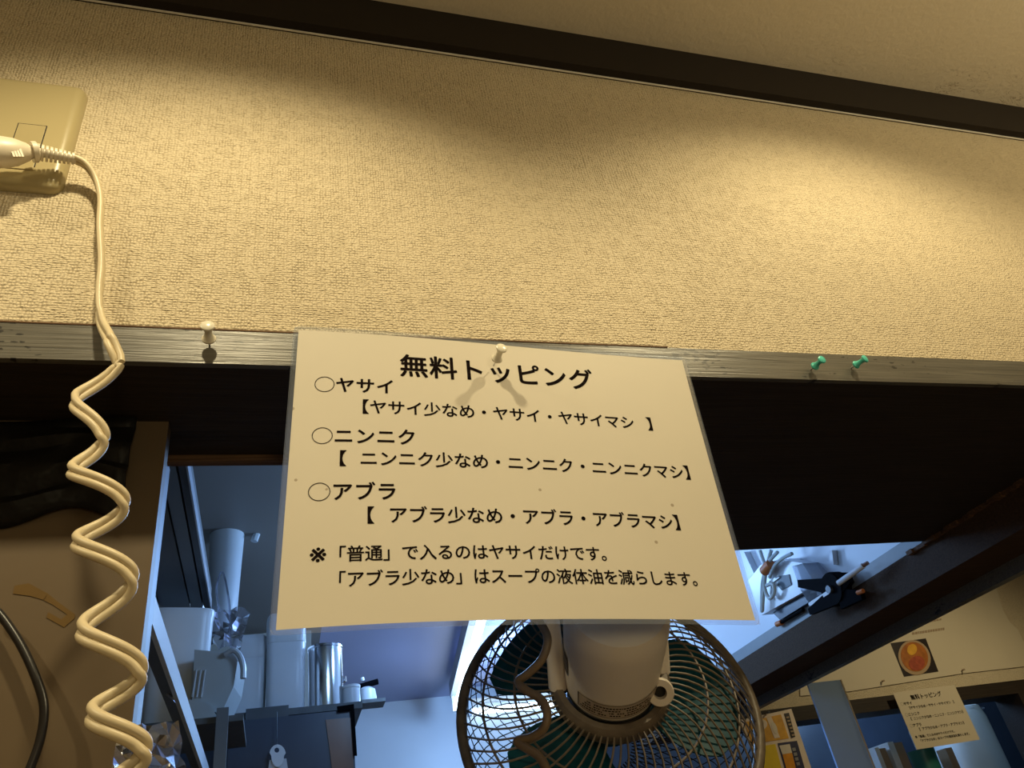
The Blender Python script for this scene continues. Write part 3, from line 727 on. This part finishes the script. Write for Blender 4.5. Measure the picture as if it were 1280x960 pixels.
for k in range(24):
    a = 2*PI*k/24; tp_.append((347+ (10.5 if math.sin(a) < 0 else 8)*math.cos(a), 945+14*math.sin(a)))
ring = MB(); n = 24; outer = [at(x, y, 1.084) for x, y in tp_]; inner = [at(346+3*math.cos(2*PI*k/24), 938+3.2*math.sin(2*PI*k/24), 1.084) for k in range(24)]
ring.add(outer+inner+[p+Vector((0,-.003,0)) for p in outer+inner],
  [(k,(k+1)%n,n+(k+1)%n,n+k) for k in range(n)] + [(2*n+k,2*n+(k+1)%n,3*n+(k+1)%n,3*n+k) for k in range(n)] +
  [(k,(k+1)%n,2*n+(k+1)%n,2*n+k) for k in range(n)] + [(n+k,n+(k+1)%n,3*n+(k+1)%n,3*n+k) for k in range(n)])
ring.build('tag_plate', M['whitep'], tg)
MB().slab([at(a,b_,1.086) for a,b_ in ((333,975),(337,950),(358,948),(362,975),(360,1000),(335,1000))], (0,.006,0)).build('key_block', M['whitep2'], tg)
# uprights and the slanting shelf edge
a, b_ = at(271,885,.832), at(286,885,.832)
MB().box((a.x,.832,1.2),(b_.x,.843,a.z)).build('grey_upright', M['cabinet'], cat='post', label='grey steel upright left of the dark blue cabinet')
sb_ = thing('slanting_rail', (-.10,.6,1.68), 'dark shelf rail with bluish plastic lip running back from the post', 'rail')
MB().box((-.0976,.1415,1.658),(-.0885,.95,1.672)).build('edge_board', M['alud'], sb_)
MB().box((-.0882,.1415,1.656),(-.0845,.95,1.676)).build('plastic_lip', M['whitep2'], sb_, label='bluish plastic lip')
MB().box((-.185,1.30,1.2),(at(292,900,1.3).x,1.32,at(250,880,1.3).z)).build('navy_cabinet_side', M['navy'], cat='cabinet', label='dark navy cabinet side behind the grey steel upright')
# bright steel fridge side seen below the slanting shelf
MB().box((-.45,1.28,1.2),(-.19,1.5,2.0), .004).build('pale_fridge', M['whitep'], cat='fridge', label='pale fridge side glimpsed below the slanting rail')

# ------------------------------------------------------------------ kitchen, right part: things on the partition
PX = .860
def pa(px, py, x=PX): return atx(px, py, x)
jb = thing('switch_box', pa(965,745), 'white switch box with dark recess mounted on the kitchen partition', 'switch box')
out = [(927,728),(950,700),(974,697),(1002,703),(1013,733),(1008,738),(952,769)]
MB().slab([pa(a,b,PX-.030) for a,b in [(935,726),(951,706),(975,699),(1003,704),(1016,725),(1008,738),(952,769)]], (.030,0,0)).build('body', M['whitep'], jb)
MB().slab([pa(a,b,PX-.0315) for a,b in [(973,720),(986,718),(989,731),(977,738),(972,732)]], (.0015,0,0)).build('recess', M['boxgrey'], jb, label='dark grey recess')
MB().slab([pa(a,b,PX-.034) for a,b in [(961,727),(971,720),(974,722),(963,730)]], (.003,0,0)).build('lever', M['whitep'], jb)
MB().slab([pa(a,b,PX-.022) for a,b in [(966,766),(1005,740),(1012,752),(975,775)]], (.022,0,0)).build('shaded_underside', M['navy'], jb, label='underside of the switch box, its shade put into the colour')  # navy piece for the box underside, shade put into its colour
tc_ = thing('clear_tray', pa(1015,740), 'translucent tray of small parts beside the switch box', 'tray')
MB().slab([pa(a,b,PX-.034) for a,b in [(990,708),(1004,704),(1037,741),(1012,755),(1001,738)]], (.030,0,0)).build('body', M['wrap'], tc_)
MB().slab([pa(a,b,PX-.036) for a,b in [(1010,754),(1036,737),(1038,741),(1012,758)]], (.034,0,0)).build('edge', M['whitep'], tc_, label='white lower edge')
for q in ((1008,715,4),(1014,724,3.5),(1020,735,4.5),(1028,740,3)):
    c = pa(q[0], q[1], PX-.014); MB().obox(c, Vector((.006,0,0)), Vector((0,.009,.002))*q[2]/4, Vector((0,-.001,.006))*q[2]/4).build('small_part', M['greycable'], tc_)
cbn = thing('cable_bundle', pa(958,720), 'grey cable bundle bound with orange tape on the partition', 'cables')
for pts_ in (((950,688),(954,700),(957,710),(953,730),(952,765)), ((964,688),(960,702),(957,712),(956,735),(962,748),(968,740),(966,730),(958,732)), ((972,690),(963,700),(958,711),(954,745),(953,764)), ((990,692),(978,698),(968,708),(962,722))):
    MB().tube(spline([pa(a,b,PX-.040) for a,b in pts_], 6), .0032, 8).build('cable', M['greycable'], cbn, smooth=True)
MB().lathe(pa(959,708.5,PX-.040)-Vector((0,.013,0)), (0,1,-.12), [(0,0),(.0085,0),(.0095,.012),(.0088,.026),(0,.026)], 16).build('tape', M['orange'], cbn, smooth=True, label='orange tape')
st = thing('wall_panel_frame', pa(935,700), 'pale blue frame mouldings at the left of the partition', 'frame')
MB().slab([pa(a,b,PX-.012) for a,b in [(926,690),(930,690),(943,718),(938,722)]], (.013,0,0)).build('moulding', M['kpart'], st)
MB().slab([pa(a,b,PX-.012) for a,b in [(938,720),(950,712),(951,715),(938,724)]], (.013,0,0)).build('moulding', M['kpart'], st)
MB().slab([pa(a,b,PX-.008) for a,b in [(1036,688),(1040,688),(1042,706),(1038,706)]], (.009,0,0)).build('moulding', M['kpart'], st)
# marker
mk = thing('marker_pen', pa(985,770,.84), 'slim black marker pen with orange end lying along the beam rail', 'marker')
p0, p1 = pa(977,778,.842), pa(1004,762,.842)
MB().tube([p0, p1], .0030, 8).build('barrel', M['blackp'], mk, smooth=True)
MB().tube([pa(971,780.5,.842), p0], .0046, 10).build('cap', M['orange'], mk, smooth=True)
# spring clamp
cl = thing('spring_clamp', pa(1045,738,.835), 'black plastic spring clamp gripping the beam rail', 'clamp')
c = pa(1047,736,.838)
MB().lathe(c, (1,0,0), [(0,-.013),(.024,-.013),(.026,-.010),(.026,.006),(0,.006)], 28).build('body', M['blackp'], cl, smooth=True)
def flat_bar(pa_, pb_, w0, w1, th, name):
    d = (pb_-pa_).normalized(); s = d.cross(Vector((1,0,0))).normalized()
    MB().slab([pa_-s*w0, pa_+s*w0, pb_+s*w1, pb_-s*w1], (th,0,0)).build(name, M['blackp'], cl)
flat_bar(pa(1040,733,.825), pa(997,729.5,.822), .013, .006, .008, 'handle')
flat_bar(pa(1042,745,.825), pa(1011,765,.822), .013, .005, .008, 'handle')
flat_bar(pa(1048,748,.826), pa(1076,744,.832), .016, .006, .008, 'jaw')
flat_bar(pa(1048,728,.826), pa(1060,722,.832), .016, .008, .008, 'jaw')
MB().tube([pa(1072,741,.830), pa(1079,738.5,.830)], .0034, 8).build('jaw_pad', M['orange'], cl, smooth=True, label='orange jaw pad')
MB().tube([c+Vector((-.018,0,0)), c+Vector((-.012,0,0))], .006, 12).build('pivot', M['alud'], cl)
wr = thing('white_rod', pa(1063,716,.83), 'thin white rod with brown tip leaning past the clamp', 'rod')
MB().tube([pa(1048,729,.818), pa(1079,707,.826)], .0042, 10).build('rod', M['whitep'], wr, smooth=True)
MB().tube([pa(1079,707,.826), pa(1085,703.5,.828)], .0030, 8).build('tip', M['packtape'], wr, smooth=True)

# ------------------------------------------------------------------ fan
FC = Vector((.2535, .170, 1.5695))
FA = (-CX*.02 - CD*.82 - CF*.57).normalized()       # towards the room
FU = (Vector((0,0,1)) - FA*FA.z).normalized(); FR = FU.cross(FA).normalized()
if FR.dot(CX) < 0: FR = -FR
def fp(r, a, wv): return FC + (FR*math.cos(a) + FU*math.sin(a))*r + FA*wv
fan = thing('clip_fan', FC, 'grimy beige clip fan with teal blades hanging behind the sign', 'fan')
RG = .1165
rim = MB().tube([fp(RG, 2*PI*k/72, 0) for k in range(72)], .0042, 10, closed=True); rim.build('guard_rim', M['guard'], fan, smooth=True)
W1 = .040; R0 = .043
def dome(t, sgn=1): return R0 + (RG-R0)*t, W1*math.cos(t*PI/2)**.75 if t < 1 else 0
NW = 64
for k in range(NW):
    a = 2*PI*k/NW; P = []
    for j in range(10):
        t = j/9; r, wv = dome(t); P.append(fp(r, a - .38*t*t - .1*t, wv))
    MB().tube(P, .00085, 5).build('guard_wire', M['guard'], fan, smooth=True)
for t in (.42, .76):
    r, wv = dome(t); MB().tube([fp(r, 2*PI*k/64, wv-.0012) for k in range(64)], .0010, 6, closed=True).build('guard_hoop', M['guard'], fan, smooth=True)
# front net: two crossing families of fine strands
net = MB(); NN = 54
for sg2 in (1,-1):
    for k in range(NN):
        P = []
        for j in range(9):
            t = j/8; r = .022 + (RG-.024)*math.sin(t*PI/2); P.append(fp(r, 2*PI*k/NN + sg2*1.0*(1-t), -.046*math.cos(t*PI/2)**.8 if t < 1 else -.002))
        net.tube(P, .00052, 3, cap=False)
net.build('front_net', M['net'], fan, kind='stuff')
# hub, blades
MB().lathe(fp(0,0,-.016), FA, [(0,0),(.020,0),(.024,.006),(.024,.03),(0,.03)], 24).build('hub', M['blade'], fan, smooth=True)
for q in range(3):
    a0_ = math.radians(102) + q*2*PI/3; mb = MB(); vs = []; nr, na = 8, 8
    for side in (0, 1):
        for i in range(nr+1):
            for j in range(na+1):
                u = i/nr; v = j/na; r = .022 + u*.078
                wdt = math.radians(50 + 34*math.sin(u*PI*.75)); a = a0_ + (v-.5)*wdt + .35*u
                if i == nr: a = a0_ + (v-.5)*wdt*.82 + .35*u
                vs.append(fp(r, a, .008 - (v-.5)*.026*(1-.3*u) - side*.0016))
    n1 = (nr+1)*(na+1); fs = []
    for s_ in (0, n1):
        fs += [(s_+i*(na+1)+j, s_+i*(na+1)+j+1, s_+(i+1)*(na+1)+j+1, s_+(i+1)*(na+1)+j) for i in range(nr) for j in range(na)]
    per = [j for j in range(na+1)] + [i*(na+1)+na for i in range(1,nr+1)] + [nr*(na+1)+j for j in range(na-1,-1,-1)] + [i*(na+1) for i in range(nr-1,0,-1)]
    fs += [(per[i], per[(i+1) % len(per)], per[(i+1) % len(per)]+n1, per[i]+n1) for i in range(len(per))]
    mb.add(vs, fs).build('blade', M['blade'], fan, smooth=True)
# collar ring round the motor and the motor housing itself
def oval(r, wv, n=64, up=0): return [fp(0,0,wv) + FR*math.cos(2*PI*k/n)*r + FU*(math.sin(2*PI*k/n)*r + up) for k in range(n)]
MB().lathe(fp(0,0,.030), FA, [(.0370,0),(.0450,0),(.0465,.004),(.0455,.011),(.0430,.015),(.0385,.015),(.0370,.011),(.0370,0)], 56).build('collar', M['guard'], fan, smooth=True)
MB().lathe(fp(0,0,.030), FA, [(.0330,-.01),(.0335,.0),(.0335,.012)], 56).build('inner_sleeve', M['guard'], fan, smooth=True)
for s_ in (-1, 1):
    MB().tube([fp(0,0,.040)+FR*s_*.040+FU*.002, fp(0,0,.058)+FR*s_*.0405+FU*.010, fp(0,0,.085)+FR*s_*.041+FU*.026, fp(0,0,.115)+FR*s_*.041+FU*.045], [.0078,.0070,.0062,.006], 10).build('yoke_arm', M['fanbody'], fan, smooth=True)
mh = MB().lathe(fp(0,0,.020), FA, [(0,0),(.030,0),(.0325,.010),(.0330,.022),(.0345,.0225),(.0352,.030),(.0372,.075),(.0378,.092),(.0372,.100),(.0340,.108),(.024,.112),(0,.113)], 64).build('motor_housing', M['fanbody'], fan, smooth=True)
MB().lathe(fp(0,0,.042), FA, [(.0346,-.0004),(.0354,-.0002),(.0354,.0010),(.0346,.0012)], 64).build('housing_seam', M['slot'], mh)
# sticker with rows of tiny unreadable print, wrapped on the lower side of the housing
def hs(aa, wv, lift): 
    r = .0352 + (wv-.050)/(.045)*.0020 + lift; return fp(r, aa, wv)
def hpatch(a0d, a1d, w0, w1, lift, n=16):
    mb = MB(); vs = [hs(math.radians(a0d+(a1d-a0d)*i/n), w_, lift) for w_ in (w0, w1) for i in range(n+1)]
    return mb.add(vs, [(i, i+1, n+2+i, n+1+i) for i in range(n)])
stk_ = hpatch(-148,-42,.0475,.0640,.0003).build('sticker', M['sticker'], mh)
bd = MB()
for a_, b2, c_, d_ in ((-148,-42,.0475,.0479),(-148,-42,.0636,.0640),(-148,-147,.0475,.0640),(-43,-42,.0475,.0640)):
    q = hpatch(a_,b2,c_,d_,.0005, 16 if b2-a_ > 5 else 1); bd.add(q.v, q.f)
rnd = random.Random(4)
for row in range(4):
    a_ = -144 + row*3
    while a_ < -52 - row*2:
        wd_ = rnd.uniform(1.2, 3.2)
        if rnd.random() < .85:
            q = hpatch(a_, a_+wd_, .0500+row*.0031, .0514+row*.0031, .0005, 1); bd.add(q.v, q.f)
        a_ += wd_ + .9
bd.build('sticker_print', M['ink'], mh)
hpatch(168,192,.066,.088,.0006).build('dark_badge', M['stickerdark'], mh)
hpatch(-38,-14,.0600,.0625,.0004).build('slot', M['slot'], mh)
kn = fp(.0372, math.radians(-34), .052)
kd = (CAM-kn).normalized()*.8 - FU*.35; kd.normalize()
KN = MB().lathe(kn-kd*.004, kd, [(0,0),(.0070,0),(.0090,.004),(.0102,.008),(.0102,.0105),(.0095,.0115),(.0048,.0115),(.0046,.006),(0,.006)], 28).build('oscillation_knob', M['fanbody'], fan, smooth=True)
MB().lathe(kn-kd*.004, kd, [(0,.0062),(.0045,.0062)], 20).build('knob_hole', M['slot'], KN)
# neck and clamp hidden behind the sign
MB().tube(spline([fp(0,0,.100)+FU*.030, fp(0,0,.100)+FU*.080, fp(0,0,.085)+FU*.130, fp(0,0,.075)+FU*.165], 6), .012, 12).build('neck', M['fanbody'], fan, smooth=True)
nc = fp(0,0,.075)+FU*.165
MB().box((nc.x-.03, .02, ZL0-.030), (nc.x+.03, .085, ZL0-.0005), .004).build('clamp', M['fanbody'], fan, smooth=True)
# fan cord in loose coils in front of the guard
cr_ = []
for (x, y, d) in ((640,762,.060),(668,772,.055),(682,790,.050),(684,806,.048),(676,826,.052),(660,842,.060),(648,852,.066),(656,862,.060),(676,874,.052),(684,892,.048),(680,910,.050),(664,922,.058),(646,926,.064),(656,934,.060),(674,946,.052),(684,966,.048),(684,990,.048)):
    cr_.append(at(x, y, d))
MB().tube(spline(cr_, 6), .0028, 10).build('fan_cord', M['fancord'], smooth=True, cat='cord', label='grubby brown coiled cord hanging in front of the fan guard')

# ------------------------------------------------------------------ beyond the beam
YF = 1.418
MB().slab([at(a,b,YF) for a,b in ((1000,870),(1000,830),(1060,800),(1150,740),(1243,712),(1246,737),(1253,762),(1262,778),(1272,787),(1284,812),(1290,832),(1202,842),(1064,864))], (0,-.0012,0)).build(
   'large_poster', M['poster'], cat='poster', label='large cream poster above the far hatch with a bowl photo')
lp = bpy.data.objects['large_poster']
def flat(pts, y, mat, name, par, d=.0006, **k): return MB().slab([at(a,b,y) for a,b in pts], (0,-d,0)).build(name, mat, par, **k)
ph = flat(((1113,804),(1157,798),(1173,839.5),(1130,846)), YF-.0014, M['photo'], 'bowl_photo', lp, label='dark square photo of a bowl of noodle soup')
def disc(cx, cy, rx, ry, rot, y, mat, name, par, n=28):
    pts_ = [(cx+rx*math.cos(t)*math.cos(rot)-ry*math.sin(t)*math.sin(rot), cy+rx*math.cos(t)*math.sin(rot)+ry*math.sin(t)*math.cos(rot)) for t in [2*PI*k/n for k in range(n)]]
    return flat(pts_, y, mat, name, par)
disc(1143,822,19.5,22.5,-.5,YF-.0022,M['bowl'],'bowl',ph); disc(1143,821,16.5,19,-.5,YF-.0030,M['soup'],'soup',ph); disc(1146,829,10,9,-.3,YF-.0038,M['toppings'],'toppings',ph); disc(1140,812,6,7,.3,YF-.0038,M['amber'],'toppings',ph)
tx = MB(); rnd = random.Random(2)
for (xa, ya, xb, yb, hh) in ((1140,790.5,1180,784.5,3.0),(1160,776,1176,773,2.2)):
    x = xa
    while x < xb:
        wd_ = rnd.uniform(1.6,3.2); yy = ya+(yb-ya)*(x-xa)/(xb-xa)
        tx.slab([at(x,yy,YF-.0013), at(x+wd_,yy-.3,YF-.0013), at(x+wd_,yy-.3+hh,YF-.0013), at(x,yy+hh,YF-.0013)], (0,-.0005,0)); x += wd_+.7
tx.build('print', M['tan'], lp)
pin(at(1102,852,YF-.002), (0,-1,0), M['tan'], 'small brown push pin at the lower left of the large cream poster', s=.6)
pin(at(1202,838,YF-.002), (0,-1,0), M['tan'], 'small brown push pin at the lower right of the large cream poster', s=.6)
# small copy of the topping sign
TL, TR, BL = at(1116,866,1.39), at(1193,856,1.39), at(1146,937,1.39)
eu = (TR-TL); ev = (BL-TL)
ev = Vector((ev.x, 0, ev.z)); eu = Vector((eu.x, 0, eu.z))
ms = thing('small_menu_sign', TL, 'small cream paper menu sheet hanging under the far lintel', 'sign')
MB().slab([TL, TL+eu, TL+eu+ev, TL+ev], (0,.0008,0)).build('paper', M['poster'], ms)
def small(u, v, off): return TL + eu*((u+HU)/(2*HU)) + ev*(-v/HV) + Vector((0,-.0006,0))
for mb in lettering(small, 0): mb.build('lettering', M['ink'], ms)
# beer poster
YB = 1.385
bp = thing('drinks_poster', at(970,920,YB), 'orange and yellow drinks poster with a beer glass at the end of the beam', 'poster')
flat(((925,900),(989,886),(1018,972),(958,990)), YB, M['pale'], 'paper', bp)
flat(((930,903),(976,893),(986,923),(940,930)), YB-.001, M['amber'], 'orange_picture', bp)
disc(950,906,9,7,-.2,YB-.0018,M['pale'],'picture_shape',bp); disc(951,904,3.5,3.5,0,YB-.0026,M['bowl'],'picture_shape',bp)
flat(((958,897),(964,896),(975,922),(968,923)), YB-.0018, M['pale'], 'picture_shape', bp)
disc(968,910,3,8,-.35,YB-.0024,M['foam'],'picture_shape',bp)
flat(((980,892),(986,891),(994,921),(989,923)), YB-.001, M['photo'], 'text_block', bp)
for k in range(6):
    x, y = 982.5+k*1.4, 896+k*4.4; flat(((x,y),(x+3.4,y-.6),(x+4,y+1.4),(x+.6,y+2)), YB-.0018, M['bowl'], 'letter_mark', bp)
flat(((941,934),(969,930),(980,972),(952,980)), YB-.001, M['yellow'], 'yellow_picture', bp)
disc(950,947,5,11,-.25,YB-.0018,M['foam'],'picture_shape',bp); disc(951,950,1.8,9,-.25,YB-.0026,M['tan'],'picture_shape',bp)
flat(((972,929),(996,926),(1008,968),(984,972)), YB-.001, M['indigo'], 'glass_picture', bp)
flat(((974,932),(987,930),(990,941),(978,943)), YB-.0018, M['foam'], 'foam', bp)
flat(((978,943),(990,941),(996,966),(986,972)), YB-.0018, M['lager'], 'beer', bp)
for k in range(4):
    x, y = 990+k*1.7, 935+k*6; flat(((x,y),(x+4,y-.6),(x+5,y+3.4),(x+1,y+4)), YB-.0018, M['steel'], 'letter_mark', bp)
pin(at(958.5,891.5,YB-.001), (0,-1,0), M['navy'], 'small dark push pin at the top of the drinks poster', s=.6)
# white acrylic strip beside the beam, blue kitchen light put into its colour
YS = .86
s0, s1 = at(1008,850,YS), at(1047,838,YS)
ac = thing('hanging_strip', (s0.x,YS,1.3), 'long narrow white acrylic strip hanging from the beam, blue kitchen light put into its colour', 'strip')
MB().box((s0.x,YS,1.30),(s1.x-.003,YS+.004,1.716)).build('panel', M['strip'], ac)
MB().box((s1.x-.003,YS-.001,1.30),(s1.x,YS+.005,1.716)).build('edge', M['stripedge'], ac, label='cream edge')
# things in the far hatch
fh = at(1228, 960, 1.75)
t = thing('storage_bag', fh, 'bulky pale plastic storage bag in the far hatch', 'bag')
cx = at(1226, 930, 1.75); hx = (at(1258,930,1.75).x - at(1190,930,1.75).x)/2
zt = at(1225,873,1.75).z; zb = 1.4
MB().sqlathe((cx.x,1.75+.1,zb), [(0,0),(.9,0),(1,.02),(1.02,zt-zb-.05),(.95,zt-zb-.015),(.7,zt-zb),(0,zt-zb)], hx, .10, e=4).build('body', M['whitep'], t, smooth=True)
crumple('bag_top', [Vector((cx.x-hx*.9,1.76,zt-.03)), Vector((cx.x+hx*.9,1.76,zt-.03)), Vector((cx.x+hx*.7,1.80,zt+.02)), Vector((cx.x-hx*.6,1.80,zt+.02))], 8, 3, .012, M['wrap'], 33, parent=t)
for i, (xa, xb, yt, mt, lb) in enumerate(((1098,1112,932,'whitep','pale file box, leftmost in the far hatch'), (1117,1136,924,'whitep','pale file box standing next to the green cup'))):
    a = at(xa+4, 958, 1.62); b_ = at(xb+4, 958, 1.62); zt = at(xb, yt, 1.62).z
    t = thing('file_box', (a.x,1.62,1.45), lb, 'box', 'file boxes in the far hatch')
    MB().box((a.x,1.62,1.45),(a.x+(b_.x-a.x)*.4,1.8,zt)).build('spine', M['whitep'], t)
    MB().box((a.x+(b_.x-a.x)*.4,1.621,1.45),(b_.x,1.8,zt-.004)).build('body', M['tan'], t)
c = at(1164, 955, 1.60); zt = at(1162,935,1.6).z
MB().lathe((c.x,1.62,1.5), (0,0,1), [(0,0),(.032,0),(.038,zt-1.5),(.034,zt-1.5),(.03,.01),(0,.01)], 24).build('green_cup', M['greencup'], smooth=True, cat='cup', label='green plastic cup under the small menu sign')
c = at(1190, 945, 1.64)
MB().box((c.x-.012,1.64,1.5),(c.x+.012,1.68,at(1190,934,1.64).z)).build('yellow_pack', M['tan'], cat='pack', label='small tan pack right of the green cup')
struct('trim_16', MB().box((.946,1.60,1.43),(2.6,2.1,1.449)), M['shelf'], 'dark shelf inside the far hatch')
struct('wall_kitchen_far', MB().box((.946,2.12,0),(4.0,2.2,ZT1)), M['navy'], 'dark blue kitchen wall behind the far hatch')
